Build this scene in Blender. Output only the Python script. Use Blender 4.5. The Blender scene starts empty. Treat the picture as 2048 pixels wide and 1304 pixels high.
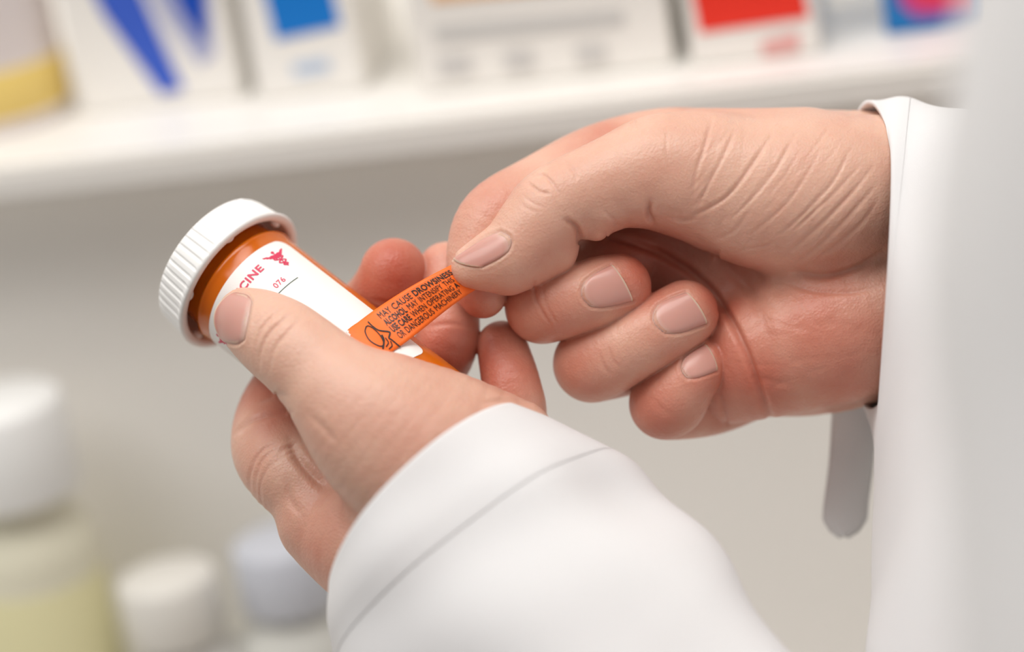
import bpy, bmesh, math, random
import numpy as np
from mathutils import Vector, Matrix
random.seed(4); np.random.seed(4)
S = bpy.context.scene
COL = S.collection

# ------------------------------------------------------------------ camera
W, H = 2048.0, 1304.0
LENS = 90.0
F = LENS / 36.0 * W                      # focus distance in units of "one photo pixel at the plane of focus"
U = 0.250 / W                            # one unit in metres (frame is 250 mm wide at the plane of focus)
PITCH, ROLL = math.radians(20), math.radians(9.5)
cam_d = bpy.data.cameras.new('camera'); cam = bpy.data.objects.new('camera', cam_d); COL.objects.link(cam)
CM = Matrix.Translation((0, 0, 1.50)) @ Matrix.Rotation(math.pi/2 - PITCH, 4, 'X') @ Matrix.Rotation(-ROLL, 4, 'Z')
cam.matrix_world = CM
cam_d.lens = LENS; cam_d.sensor_width = 36; cam_d.sensor_fit = 'HORIZONTAL'
cam_d.clip_start = 0.02; cam_d.clip_end = 30
cam_d.dof.use_dof = True; cam_d.dof.focus_distance = F * U; cam_d.dof.aperture_fstop = 3.9
S.camera = cam

# ------------------------------------------------------------------ light
wd = bpy.data.worlds.new('room_light'); S.world = wd; wd.use_nodes = True
wd.node_tree.nodes['Background'].inputs[0].default_value = (1.0, 0.965, 0.93, 1)
wd.node_tree.nodes['Background'].inputs[1].default_value = 0.21
def area(name, loc, target, size, power, col=(1, .97, .935)):
    l = bpy.data.lights.new(name, 'AREA'); l.shape = 'RECTANGLE'; l.size, l.size_y = size
    l.energy = power; l.color = col
    o = bpy.data.objects.new(name, l); COL.objects.link(o); o.location = loc
    o.rotation_euler = (Vector(target) - Vector(loc)).to_track_quat('-Z', 'Y').to_euler()
    return o
area('ceiling_and_fill_light', (-0.05, 0.28, 2.62), (-0.15, 0.85, 1.15), (1.2, 0.6), 15)
area('ceiling_and_fill_light', (-1.05, 0.15, 2.62), (-0.2, 0.95, 1.1), (1.2, 0.6), 12)  # added fill from the left to brighten the cabinet front
area('ceiling_and_fill_light', (-0.35, 0.72, 2.62), (-0.1, 0.95, 1.2), (1.2, 0.4), 5)  # added fill near the wall to lift the background
S.view_settings.view_transform = 'Standard'; S.view_settings.look = 'None'
S.view_settings.gamma = 1; S.view_settings.use_curve_mapping = False
S.view_settings.exposure = -0.27

# ------------------------------------------------------------------ helpers
def C3(px, py, D=0.0):                    # a point of the place in the camera's own axes, in units
    k = 1 + D / F
    return np.array(((px - W/2) * k, (H/2 - py) * k, -D - F), float)
CMn = np.array(CM)
def to_world(v):
    v = np.asarray(v, float) * U
    return v @ CMn[:3, :3].T + CMn[:3, 3]
def PW(px, py, D=0.0): return Vector(to_world(C3(px, py, D)))
def smooth(me): me.polygons.foreach_set('use_smooth', [True] * len(me.polygons))
def link(name, me, mat=None, parent=None, sm=True):
    o = bpy.data.objects.new(name, me); COL.objects.link(o)
    if mat: me.materials.append(mat)
    if sm: smooth(me)
    if parent: o.parent = parent
    return o
def mesh(name, v, f, mat=None, parent=None, sm=True):
    me = bpy.data.meshes.new(name); me.from_pydata([tuple(p) for p in v], [], f); me.update()
    return link(name, me, mat, parent, sm)
def tag(o, label=None, cat=None, group=None, kind=None):
    if label: o['label'] = label
    if cat: o['category'] = cat
    if group: o['group'] = group
    if kind: o['kind'] = kind
    return o
def empty(name, loc):
    o = bpy.data.objects.new(name, None); COL.objects.link(o); o.location = loc; o.empty_display_size = .01
    return o
def adopt(o, parent):                     # parent a mesh whose coordinates are in world space
    o.parent = parent; o.matrix_parent_inverse = parent.matrix_world.inverted()
def srgb(r, g, b):
    f = lambda c: (c/255/12.92 if c/255 <= .04045 else ((c/255+.055)/1.055)**2.4)
    return (f(r), f(g), f(b), 1)
def mat(name, col, rough=.5, spec=.5, **kw):
    m = bpy.data.materials.new(name); m.use_nodes = True
    b = m.node_tree.nodes['Principled BSDF']
    b.inputs['Base Color'].default_value = col; b.inputs['Roughness'].default_value = rough
    b.inputs['Specular IOR Level'].default_value = spec
    for k, v in kw.items(): b.inputs[k.replace('_', ' ')].default_value = v
    return m
def mottled(name, col, amt=.04, scale=40, rough=.5, bump=0.0, bscale=400, spec=.5, **kw):
    m = mat(name, col, rough, spec, **kw); nt = m.node_tree; b = nt.nodes['Principled BSDF']
    tc = nt.nodes.new('ShaderNodeTexCoord'); n = nt.nodes.new('ShaderNodeTexNoise'); n.inputs['Scale'].default_value = scale
    nt.links.new(tc.outputs['Object'], n.inputs['Vector'])
    mx = nt.nodes.new('ShaderNodeMix'); mx.data_type = 'RGBA'
    mx.inputs[6].default_value = tuple(c*(1-amt) for c in col[:3]) + (1,); mx.inputs[7].default_value = tuple(min(1, c*(1+amt)) for c in col[:3]) + (1,)
    nt.links.new(n.outputs[0], mx.inputs[0]); nt.links.new(mx.outputs[2], b.inputs['Base Color'])
    if bump:
        n2 = nt.nodes.new('ShaderNodeTexNoise'); n2.inputs['Scale'].default_value = bscale
        nt.links.new(tc.outputs['Object'], n2.inputs['Vector'])
        bp = nt.nodes.new('ShaderNodeBump'); bp.inputs['Strength'].default_value = bump; bp.inputs['Distance'].default_value = .0005
        nt.links.new(n2.outputs[0], bp.inputs['Height']); nt.links.new(bp.outputs[0], b.inputs['Normal'])
    return m
def catmull(P, n):                        # smooth curve through the rows of P
    P = np.asarray(P, float); Q = np.vstack([2*P[0]-P[1], P, 2*P[-1]-P[-2]]); out = []
    for i in range(1, len(Q)-2):
        for t in np.linspace(0, 1, n, endpoint=False):
            a, b, c, d = Q[i-1], Q[i], Q[i+1], Q[i+2]
            out.append(.5*((2*b)+(-a+c)*t+(2*a-5*b+4*c-d)*t*t+(-a+3*b-3*c+d)*t**3))
    out.append(P[-1]); return np.array(out)

# ------------------------------------------------------------------ room, shelf, counter (gravity-aligned)
camR = CM.to_3x3(); CAMP = Vector(CM.translation)
def ray(px, py):
    return (PW(px, py, 0) - CAMP).normalized()
def hit(px, py, p0, n):                   # where the line of sight meets a plane of the room
    d = ray(px, py); t = (p0 - CAMP).dot(n) / d.dot(n); return CAMP + d * t
Z = Vector((0, 0, 1))
E0 = PW(0, 410, 1750)                     # left point of the shelf's front top... bottom edge
d1 = ray(1900, 200); t1 = (E0.z - CAMP.z) / d1.z
E1 = CAMP + d1 * t1
sx = (E1 - E0); sx.z = 0; sx.normalize()  # along the shelf
sy = Z.cross(sx); sy = sy if sy.y > 0 else -sy   # away from the viewer
def SW(a, b, c): return E0 + sx*a + sy*b + Z*c   # shelf axes: along, back, up (metres)
RS = Matrix((sx, sy, Z)).transposed()
def obox(name, a0, a1, b0, b1, c0, c1, m, parent=None, bev=.001):
    bm = bmesh.new(); bmesh.ops.create_cube(bm, size=1)
    for v in bm.verts: v.co = SW(a0+(v.co.x+.5)*(a1-a0), b0+(v.co.y+.5)*(b1-b0), c0+(v.co.z+.5)*(c1-c0))
    if bev: bmesh.ops.bevel(bm, geom=bm.edges[:], offset=bev, segments=2, affect='EDGES')
    bmesh.ops.recalc_face_normals(bm, faces=bm.faces[:])
    me = bpy.data.meshes.new(name); bm.to_mesh(me); bm.free()
    return link(name, me, m, parent, False)
M_shelf = mottled('white_laminate', srgb(238, 235, 230), .02, 8, .45)
M_wall = mottled('beige_painted_wall', srgb(248, 245, 239), .02, 3, .8)
M_counter = mottled('pale_counter', srgb(232, 228, 222), .02, 5, .5)
SH = .012                                  # shelf thickness
BK = .30                                   # wall behind
sh = obox('wall_shelf', -.9, 1.6, 0, BK-.001, 0, SH, M_shelf, bev=.002)
tag(sh, 'long white laminate shelf carrying boxes across the top of the photo', 'shelf')
w = obox('wall_back', -1.6, 2.4, BK, BK+.05, -1.42, 1.3, M_wall, bev=0); tag(w, kind='structure')
CZ = -.25
cp = obox('cabinet', -1.2, 2.0, .030, BK-.002, -1.41, -.0015, mottled('cream_cabinet_front', srgb(250, 247, 242), .02, 5, .6), bev=.001)
tag(cp, 'cream cabinet front set back under the shelf', 'cabinet')
ct = obox('counter', -1.2, 2.0, -.30, .0295, CZ-.03, CZ, M_counter, bev=.003)
tag(ct, 'pale blurred counter with bottles below the shelf', 'counter')
fl = obox('floor', -1.6, 2.4, -2.4, BK, -1.44, -1.42, mottled('floor_tile', srgb(205, 198, 188), .05, 4, .6), bev=0); tag(fl, kind='structure')
cb = obox('base_cabinet', -1.2, 2.0, -.26, .0295, -1.419, CZ-.031, M_shelf, bev=.002)
tag(cb, 'white base cabinet carrying the counter below the shelf', 'cabinet')

def onshelf(px, py, c=SH): 
    p = hit(px, py, SW(0, 0, c), Z) - E0
    return p.dot(sx), p.dot(sy)
def flatquad(name, pts, m, parent, eps, b):   # a printed patch on the front (b = const) face of a carton
    v = [SW(a, b-eps, c) for a, c in pts]
    me = bpy.data.meshes.new(name); me.from_pydata([tuple(p) for p in v], [], [tuple(range(len(v)))]); me.update()
    o = link(name, me, m, None, False); adopt(o, parent); return o
def facept(px, py, b):                     # photo point on the plane b = const, in shelf axes
    p = hit(px, py, SW(0, b, 0), sy) - E0
    return (p.dot(sx), p.dot(Z))
M_card = mottled('white_card', srgb(247, 244, 239), .015, 30, .55)
def carton(x0, x1, ybot, top, depth, label, cat='box', m=M_card, prints=()):
    a0, b = onshelf(x0, ybot(x0)); a1, _ = onshelf(x1, ybot(x1))
    root = empty('carton', SW((a0+a1)/2, b+depth/2, SH))
    tag(root, label, cat)
    bpy.context.view_layer.update()
    o = obox('box', a0, a1, b, b+depth, SH+.0003, SH+top, m, None, .0008); adopt(o, root)
    fl_ = obox('lid_flap', a0+.001, a1-.001, b+.001, b+depth-.001, SH+top, SH+top+.0006, m, None, 0); adopt(fl_, root)
    for i, (col, pts) in enumerate(prints):
        flatquad('printed_panel', [facept(px, py, b) for px, py in pts], mat('print_ink', srgb(*col), .5), root, .0004+.0002*i, b)
    return root
yl = lambda y: (lambda x: y)
carton(165, 455, yl(232), .15, .05, 'white box with blue slanted stripes beside the yellow banded bottle', prints=[
    ((178, 182, 214), [(270, -60), (330, 40), (400, 130), (430, 110), (415, -60)]),
    ((58, 96, 205), [(165, -60), (205, 25), (322, 187), (368, 178), (285, -10), (262, -60)]),
    ((0, 72, 185), [(325, -60), (365, 25), (408, 88), (414, 60), (408, -60)])])
carton(520, 715, yl(205), .16, .06, 'white box with a bright blue upper half, left of the wide white box', prints=[
    ((0, 122, 212), [(418, -440), (552, 80), (682, 52), (560, -440)]),
    ((190, 208, 232), [(585, 128), (590, 152), (662, 140), (656, 116)])])
carton(845, 1330, yl(190), .12, .07, 'wide white box with faint grey print and an orange top stripe', prints=[
    ((240, 190, 140), [(846, -110), (864, 5), (1212, -30), (1190, -145)]),
    ((212, 211, 209), [(868, 56), (872, 82), (1250, 46), (1246, 22)]),
    ((214, 212, 210), [(876, 116), (880, 150), (945, 144), (941, 110)]),
    ((214, 212, 210), [(1008, 104), (1012, 138), (1070, 132), (1066, 98)]),
    ((216, 214, 212), [(1150, 92), (1154, 124), (1215, 118), (1211, 86)])])
carton(1385, 1640, yl(135), .13, .06, 'white box with a big red panel between white and blue boxes', prints=[
    ((246, 52, 34), [(1310, -400), (1400, 66), (1618, 34), (1525, -400)]),
    ((236, 176, 172), [(1522, 84), (1526, 112), (1600, 100), (1596, 62)])])
carton(1772, 1990, yl(72), .13, .06, 'blue box with a rounded red and magenta print, rightmost on shelf', m=mottled('blue_card', srgb(4, 118, 190), .02, 30, .5), prints=[
    ((190, 70, 150), [(1740, -260), (1800, 10), (1830, 34), (1960, 24), (1930, -260)]),
    ((232, 48, 78), [(1768, -230), (1822, 0), (1850, 12), (1950, 4), (1915, -230)])])

def lathe(name, prof, base, m, parent, n=48, axis=Z):
    v, f = [], []
    for r, h in prof:
        for i in range(n):
            a = 2*math.pi*i/n; v.append(base + sx*(r*math.cos(a)) + sy*(r*math.sin(a)) + Z*h)
    for j in range(len(prof)-1):
        for i in range(n):
            f.append((j*n+i, j*n+(i+1) % n, (j+1)*n+(i+1) % n, (j+1)*n+i))
    f.append(tuple(range(n-1, -1, -1))); f.append(tuple(range((len(prof)-1)*n, len(prof)*n)))
    o = mesh(name, v, f, m); adopt(o, parent); return o
def bottle(a, b, c, r, h, label, cols, capcol=(240, 238, 234), band=None, kind='medicine_bottle', cf=.72):
    base = SW(a, b, c); root = empty(kind, base); tag(root, label, 'bottle'); bpy.context.view_layer.update()
    lathe('bottle_body', [(r*.94, .0003), (r, .004), (r, h*.70), (r*.96, h*.74), (r*.62, h*.80), (r*.60, h*.82)], base, mottled('bottle_plastic', srgb(*cols), .02, 20, .4), root)
    lathe('cap', [(r*cf*.97, h*.821), (r*cf, h*.83), (r*cf, h*.99), (r*cf*.92, h)], base, mat('cap_plastic', srgb(*capcol), .4), root)
    for (h0, h1, cc) in band or []:
        lathe('label_band', [(r*1.004, h*h0), (r*1.012, h*h0+.0002), (r*1.012, h*h1-.0002), (r*1.004, h*h1)], base, mat('label_ink', srgb(*cc), .5), root)
    return root
a, b = onshelf(-45, 282)
bottle(a, b+.026, SH, .026, .17, 'white bottle with a yellow band near its foot at far left of shelf', (236, 226, 224),
       band=[(.03, .13, (238, 208, 120)), (.44, .52, (236, 214, 140)), (.53, .68, (240, 150, 100))])
def oncounter(px, py):
    p = hit(px, py, SW(0, 0, CZ), Z) - E0; return p.dot(sx), p.dot(sy)
for px, dist, r, h, col, cap, bands, lab in [
    (-10, 1850, .0225, .20, (232, 228, 206), (244, 244, 242), [(.06, .66, (222, 216, 172))], 'large olive bodied bottle with white cap at the lower left edge'),
    (330, 1880, .021, .115, (226, 224, 220), (224, 221, 214), [], 'short white jar left of the bottle with a pale green label'),
    (560, 1860, .021, .18, (214, 214, 208), (198, 201, 210), [(.10, .50, (206, 212, 200))], 'grey white bottle with pale green label behind the holding hand')]:
    ytop = {-10: 800, 330: 1150, 560: 1078}[px]
    p = PW(px, ytop, dist) - E0
    bottle(p.dot(sx), p.dot(sy), CZ, r, p.dot(Z)-CZ, lab, col, cap, bands, cf=.98 if px == -10 else .8)

# ------------------------------------------------------------------ pill bottle
def px_uv(u, v): return (u*.788+v*.616, u*.616-v*.788)
def Dax(u): return 85 - .4515*(u-981)
def axpt(u):
    x, y = px_uv(u, -148); return C3(x, y, Dax(u))
A0, A1 = axpt(724), axpt(1262)            # rim of the cap, foot of the vial
ax = (A1-A0)/np.linalg.norm(A1-A0)
LEN = np.linalg.norm(A1-A0)
fr = -(A0+A1)/2; fr = fr - ax*fr.dot(ax); fr /= np.linalg.norm(fr)      # towards the viewer
rt = np.cross(fr, ax)
if rt[1] < 0: rt = -rt                    # up-right side in the photo
def rb(t): return 131 - 3.0*t/LEN         # vial radius along the axis
def cyl(t, ang, r): return A0 + ax*t + (fr*math.cos(ang)+rt*math.sin(ang))*r
def t_of(u): return (u-724)/.9113*1.0
root = empty('pill_bottle', to_world(A1)); tag(root, 'orange pill bottle with white ribbed cap held in the left hand', 'pill bottle')
bpy.context.view_layer.update()
def lathe2(name, prof, m, n=96, rib=None, caps=(False, False)):
    v, f = [], []
    for j, (r, t) in enumerate(prof):
        for i in range(n):
            a = 2*math.pi*i/n; rr = r + (rib(a, j) if rib else 0); v.append(to_world(cyl(t, a, rr)))
    for j in range(len(prof)-1):
        for i in range(n):
            f.append((j*n+i, j*n+(i+1) % n, (j+1)*n+(i+1) % n, (j+1)*n+i))
    if caps[0]: f.append(tuple(range(n-1, -1, -1)))
    if caps[1]: f.append(tuple(range((len(prof)-1)*n, len(prof)*n)))
    o = mesh(name, v, f, m)
    bm = bmesh.new(); bm.from_mesh(o.data); bmesh.ops.recalc_face_normals(bm, faces=bm.faces[:]); bm.to_mesh(o.data); bm.free(); smooth(o.data)
    adopt(o, root); return o
M_amber = mat('amber_plastic', srgb(240, 118, 14), .18, .5, Transmission_Weight=.25, IOR=1.45)
M_amber.node_tree.nodes['Principled BSDF'].inputs['Subsurface Weight'].default_value = .25
M_amber.node_tree.nodes['Principled BSDF'].inputs['Subsurface Radius'].default_value = (1, .25, .05)
M_amber.node_tree.nodes['Principled BSDF'].inputs['Subsurface Scale'].default_value = .006
M_cap = mottled('white_cap_plastic', srgb(246, 245, 243), .01, 60, .35)
# body: neck ring, shoulder bead, wall, rounded foot, then the inner wall back up to the mouth
P = [(112, -60), (118, -58), (122, -20), (123, 2), (124, 10), (133, 14), (134.5, 19), (133, 24), (rb(30), 30)]
P += [(rb(t), t) for t in np.linspace(60, LEN-30, 10)] + [(rb(LEN)-3, LEN-10), (rb(LEN)-12, LEN), (0.5, LEN)]
P += [(0.5, LEN-14), (rb(LEN)-20, LEN-14), (rb(LEN)-14, LEN-24)] + [(rb(t)-9, t) for t in np.linspace(LEN-60, 40, 6)] + [(111, 10), (106, -56), (112, -60)]
body = lathe2('bottle_body', P, M_amber)
def rib(a, j):
    if j not in (3, 4, 5, 6): return 0
    s = (math.degrees(a)-17) % 120
    if s < 28: return -1.5                # smooth pads of the grip
    ph = ((s-28) % 7.08)/7.08; g = -2.2 if 48 < s < 77 else 0
    return g-(4.2*math.sin(math.pi*(ph-.55)/.45) if ph > .55 else 0)*(1 if j < 6 else .4)
P = [(0.5, -84), (120, -84), (150, -82), (155, -77), (157.5, -66), (163, -16), (165, -10), (166.5, -3), (164, 2), (158, 3), (150, 2), (146, -2), (144, -14), (143, -60), (0.5, -62)]
cap = lathe2('cap', P, M_cap, 720, rib)
for k in range(6):                        # locking lugs inside the skirt
    a = math.radians(83 + 60*k); bm = bmesh.new(); bmesh.ops.create_icosphere(bm, subdivisions=3, radius=1)
    for v in bm.verts:
        x, y, z = v.co; v.co = to_world(cyl(-12+z*11, a + x*.10, 141+y*9))
    bmesh.ops.recalc_face_normals(bm, faces=bm.faces[:])
    me = bpy.data.meshes.new('locking_lug'); bm.to_mesh(me); bm.free(); o = link('locking_lug', me, M_cap)
    o.parent = cap
# paper label wrapped on the vial
L0, L1 = t_of(768), t_of(1146); G0, G1 = math.radians(-150), math.radians(66)
def lab_pt(t, g, off=1.0): return cyl(t, g, rb(t)+off)
v, f = [], []; NT, NG = 24, 60; rc = 26
for i in range(NT+1):
    for j in range(NG+1):
        t = L0+(L1-L0)*i/NT; g = G0+(G1-G0)*j/NG
        s = (g-G0)*130; e = min(s, (G1-G0)*130-s)
        d = rc-e
        if d > 0:
            ins = rc-math.sqrt(max(0, rc*rc-d*d)); t = min(max(t, L0+ins), L1-ins)
        v.append(to_world(lab_pt(t, g)))
# denser columns near the two rounded sides
gs = np.concatenate([G0+np.linspace(0, rc/130, 9)[:-1], np.linspace(G0+rc/130, G1-rc/130, 50), G1-np.linspace(rc/130, 0, 9)[1:]])
v, f = [], []
for g in gs:
    e = min((g-G0)*130, (G1-g)*130); d = max(0, rc-e); ins = rc-math.sqrt(max(0, rc*rc-d*d))
    for i in range(NT+1): v.append(to_world(lab_pt(L0+ins+(L1-L0-2*ins)*i/NT, g)))
for j in range(len(gs)-1):
    for i in range(NT): a_ = j*(NT+1)+i; f.append((a_, a_+1, a_+NT+2, a_+NT+1))
M_paper = mottled('label_paper', srgb(243, 240, 237), .01, 80, .5)
label = mesh('paper_label', v, f, M_paper); adopt(label, root)
def text_polys(s, size, bold=0.0, sxx=1.0, space=1.0):
    c = bpy.data.curves.new('t', 'FONT'); c.body = s; c.size = size; c.offset = bold; c.space_character = space; c.resolution_u = 4
    o = bpy.data.objects.new('t', c); COL.objects.link(o); bpy.context.view_layer.update()
    me = bpy.data.meshes.new_from_object(o.evaluated_get(bpy.context.evaluated_depsgraph_get()))
    bm = bmesh.new(); bm.from_mesh(me); bmesh.ops.triangulate(bm, faces=bm.faces[:])
    bmesh.ops.subdivide_edges(bm, edges=bm.edges[:], cuts=1, use_grid_fill=True)
    V = np.array([v.co[:2] for v in bm.verts]); Fc = [tuple(v.index for v in f.verts) for f in bm.faces]
    bm.free(); bpy.data.objects.remove(o); bpy.data.curves.remove(c)
    V[:, 0] *= sxx; return V, Fc
def ribbon(pts, w, n=8):                  # drawn stroke as a flat polygon strip
    P = catmull(pts, n); T = np.gradient(P, axis=0); T /= np.linalg.norm(T, axis=1)[:, None]+1e-9
    N = np.stack([-T[:, 1], T[:, 0]], 1); V = np.vstack([P+N*w/2, P-N*w/2]); n_ = len(P)
    return V, [(i, i+1, n_+i+1, n_+i) for i in range(n_-1)]
M_redink = mat('red_ink', srgb(214, 48, 88), .5); M_greenink = mat('dark_green_ink', srgb(52, 84, 72), .5); M_black = mat('black_ink', srgb(28, 18, 14), .45)
def print_on_label(name, V, Fc, m, t0, g0, off=1.6):   # V x = around the vial (reading up-right), y = towards the cap
    vv = [to_world(lab_pt(t0-y, g0+x/130, off)) for x, y in V]
    o = mesh(name, vv, Fc, m, None, False); o.parent = label; return o
V, Fc = text_polys('MEDICINE', 24, .7, 1.08, 1.10); wd_ = V[:, 0].max()
print_on_label('printed_title', V, Fc, M_redink, t_of(810), math.radians(22.5)-wd_/130, 1.8)
V, Fc = text_polys('076', 19, .15, .92, 1.1); wd_ = V[:, 0].max()
print_on_label('printed_number', V, Fc, M_redink, t_of(858), math.radians(27)-wd_/130)
V = np.array([(x, y) for x in np.linspace(-165, 76, 40) for y in (-.9, .9)]); Fc = [(2*i, 2*i+2, 2*i+3, 2*i+1) for i in range(39)]
print_on_label('printed_rule', V, Fc, M_greenink, t_of(868), math.radians(3))
def caduceus():
    Vs, Fs, n = [], [], 0
    def add(V, Fc):
        nonlocal n
        Vs.append(np.asarray(V, float)); Fs.extend([tuple(i+n for i in f) for f in Fc]); n += len(V)
    add(*ribbon([(0, 12), (0, -44)], 3.2))
    for s in (-1, 1):
        for k in range(5):                # feathers of the wings
            a = 18-k*9
            add([(0, 6-k*2.2), (s*(32-k*5.5), 14-k*5.2+3), (s*(30-k*5.5), 11-k*5.6), (0, 2-k*2.2)], [(0, 1, 2, 3)])
        add(*ribbon([(s*4, 0), (s*13, -8), (0, -16), (-s*10, -23), (0, -30), (s*6, -35), (0, -40)], 4.0))
    a = np.linspace(0, 2*math.pi, 16, endpoint=False); add([(4.5*math.cos(t), 15+4.5*math.sin(t)) for t in a], [tuple(range(16))])
    return np.vstack(Vs), Fs
V, Fc = caduceus(); V = V*np.array((.86, .80))
for nm, g in (('printed_emblem', 41), ('printed_emblem', -60)):
    print_on_label(nm, V, Fc, M_redink, t_of(802), math.radians(g))

# ------------------------------------------------------------------ orange warning sticker being peeled
top = np.array([C3(*p) for p in [(694, 664, -32), (710, 649, -24), (750, 619, -4), (800, 586, -10), (850, 557, -12), (900, 531, 4), (945, 510, 30), (985, 490, 48)]])
bot = np.array([C3(*p) for p in [(738, 738, -90), (766, 716, -80), (812, 684, -44), (858, 648, -26), (905, 611, -14), (950, 580, 6), (1000, 552, 30), (1040, 530, 48)]])
tc_, bc_ = catmull(top, 12), catmull(bot, 12); NS = len(tc_)
sn = np.zeros((NS, 3))
for i in range(NS):
    d = tc_[min(i+1, NS-1)]-tc_[max(i-1, 0)]; wv = bc_[i]-tc_[i]; nn = np.cross(d, wv); sn[i] = nn/np.linalg.norm(nn)
if sn[NS//2][2] < 0: sn = -sn
def clear_vial(q, m=2.5):                 # keep the sticker on the outside of the vial
    w_ = q-A0; t = w_.dot(ax); rad = w_-ax*t; L = np.linalg.norm(rad)
    if 0 < t < LEN and L < rb(t)+m and rad.dot(fr) > 0: q = A0+ax*t+rad/L*(rb(t)+m)
    return q
def strip_pt(s, t, off=0.0):              # s 0..1 along, t 0..1 across from the upper edge
    x = s*(NS-1); i = min(int(x), NS-2); fr_ = x-i
    a_ = tc_[i]*(1-fr_)+tc_[i+1]*fr_; b_ = bc_[i]*(1-fr_)+bc_[i+1]*fr_; n_ = sn[i]*(1-fr_)+sn[i+1]*fr_
    bow = 5*math.sin(math.pi*min(max(t, 0), 1))
    return clear_vial(a_*(1-t)+b_*t + n_*bow) + n_*off
v, f = [], []; NA, NB = 110, 14
for i in range(NA+1):
    for j in range(NB+1):
        s = i/NA; t = j/NB
        if i == 0: s = -0.0 + .012*random.random()
        v.append(to_world(strip_pt(s, t)))
for i in range(NA):
    for j in range(NB): a_ = i*(NB+1)+j; f.append((a_, a_+1, a_+NB+2, a_+NB+1))
M_orange = mottled('orange_sticker_paper', srgb(255, 112, 20), .02, 80, .5)
st = mesh('warning_sticker', v, f, M_orange)
sm_ = st.modifiers.new('thickness', 'SOLIDIFY'); sm_.thickness = .00012; sm_.offset = -1
tag(st, 'orange warning sticker with black lettering pinched and peeled off the pill bottle', 'sticker')
# lettering: s positions in units along the strip (arc length ~), lines stacked across
arc = np.concatenate([[0], np.cumsum(np.linalg.norm(np.diff((tc_+bc_)/2, axis=0), axis=1))]); ARC = arc[-1]
def s_of(x): return np.interp(x, arc, np.linspace(0, 1, NS))
WID = 82.0
def on_strip(name, V, Fc, m, x0, y0):
    vv = [to_world(strip_pt(s_of(x+x0), (y0-y)/WID, 1.3)) for x, y in V]
    o = mesh(name, vv, Fc, m, None, False); o.parent = st; return o
# ---- the four printed lines: (pieces, first x, baseline)
def line(words, x, y, size, xs):
    for s, b in words:
        V, Fc = text_polys(s, size, .40 if b else .02, xs, 1.02)
        on_strip('printed_text', V, Fc, M_black, x, y); x += V[:, 0].max() + size*.24
line([('MAY', 0), ('CAUSE', 0), ('DROWSINESS', 1)], 82, 22.5, 19.5, .74)
line([('ALCOHOL', 1), ('MAY', 0), ('INTENSIFY', 0), ('THIS', 0), ('EFFECT', 0)], 82, 39.5, 18.5, .59)
line([('USE CARE', 1), ('WHEN', 0), ('OPERATING', 0), ('A CAR', 1)], 82, 56, 18.5, .59)
line([('OR', 0), ('DANGEROUS', 0), ('MACHINERY', 0)], 84, 72.5, 18.5, .60)
# pictogram: drinking face and glass, in strip units (x along, y down)
def stroke(pts, w): 
    V, Fc = ribbon([(x-16, -y) for x, y in pts], w); on_strip('printed_pictogram', V, Fc, M_black, 0, 0)
stroke([(72, 12), (72, 24), (76, 38), (90, 50), (91, 54), (82, 60), (84, 66), (88, 84)], 3.0)
stroke([(60, 18), (50, 26), (46, 44), (54, 62), (64, 64), (70, 50), (70, 32), (66, 20), (60, 18)], 2.4)
stroke([(74, 48), (70, 58), (56, 70)], 3.4); stroke([(76, 56), (74, 66), (64, 70)], 2.2); stroke([(80, 66), (76, 74), (66, 76)], 2.2)
# torn white fibres at the stuck end
v, f = [], []
for i in range(26):
    t = i/25*.75; r_ = np.random.rand(3); n0 = len(v)
    for s_, tt in ((-.004, t-.02), (.004+.010*r_[0], t+.03*(r_[1]-.5)), (-.002, t+.025), (-.013*r_[2]-.004, t+.01)): v.append(to_world(strip_pt(0, tt, 1.6)+(strip_pt(.1, tt)-strip_pt(0, tt))*s_*20))
    f.append((n0, n0+1, n0+2, n0+3))
tf = mesh('torn_edge', v, f, M_paper, None, False); tf.parent = st; tf['label'] = 'torn white paper fibres'

# ------------------------------------------------------------------ hands: smooth distance fields turned into one mesh
def tube_field(X, Y, Zc, P, flat):
    """distance to a tapered tube along the rows (x, y, z, r) of P; flat = (normal, s) thins it along normal"""
    if flat is not None:
        n, s = np.asarray(flat[0], float), flat[1]; n = n/np.linalg.norm(n); c = P[:, :3].mean(0)
        A = np.eye(3)+(s-1)*np.outer(n, n)
    best = np.full(np.broadcast(X, Y, Zc).shape, 1e3, np.float32)
    if flat is not None:
        x, y, z = X-c[0], Y-c[1], Zc-c[2]; d = (x*n[0]+y*n[1]+z*n[2])*(s-1)
        X, Y, Zc = (x+d*n[0]).astype(np.float32), (y+d*n[1]).astype(np.float32), (z+d*n[2]).astype(np.float32)
        Q = (P[:, :3]-c) @ A.T
    else: Q = P[:, :3]
    Q = Q.astype(np.float32); rr = P[:, 3].astype(np.float32)
    for i in range(len(P)-1):
        a, b, ra, rb_ = Q[i], Q[i+1], rr[i], rr[i+1]; ba = b-a; L2 = ba.dot(ba)+np.float32(1e-6)
        t = ((X-a[0])*ba[0]+(Y-a[1])*ba[1]+(Zc-a[2])*ba[2])/L2
        np.clip(t, 0, 1, out=t)
        d = np.sqrt((X-a[0]-t*ba[0])**2+(Y-a[1]-t*ba[1])**2+(Zc-a[2]-t*ba[2])**2)-(ra+t*(rb_-ra))
        np.minimum(best, d, out=best)
    return best
def smin(a, b, k):
    h = np.clip(.5+.5*(b-a)/k, 0, 1); return b+(a-b)*h-k*h*(1-h)
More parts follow.
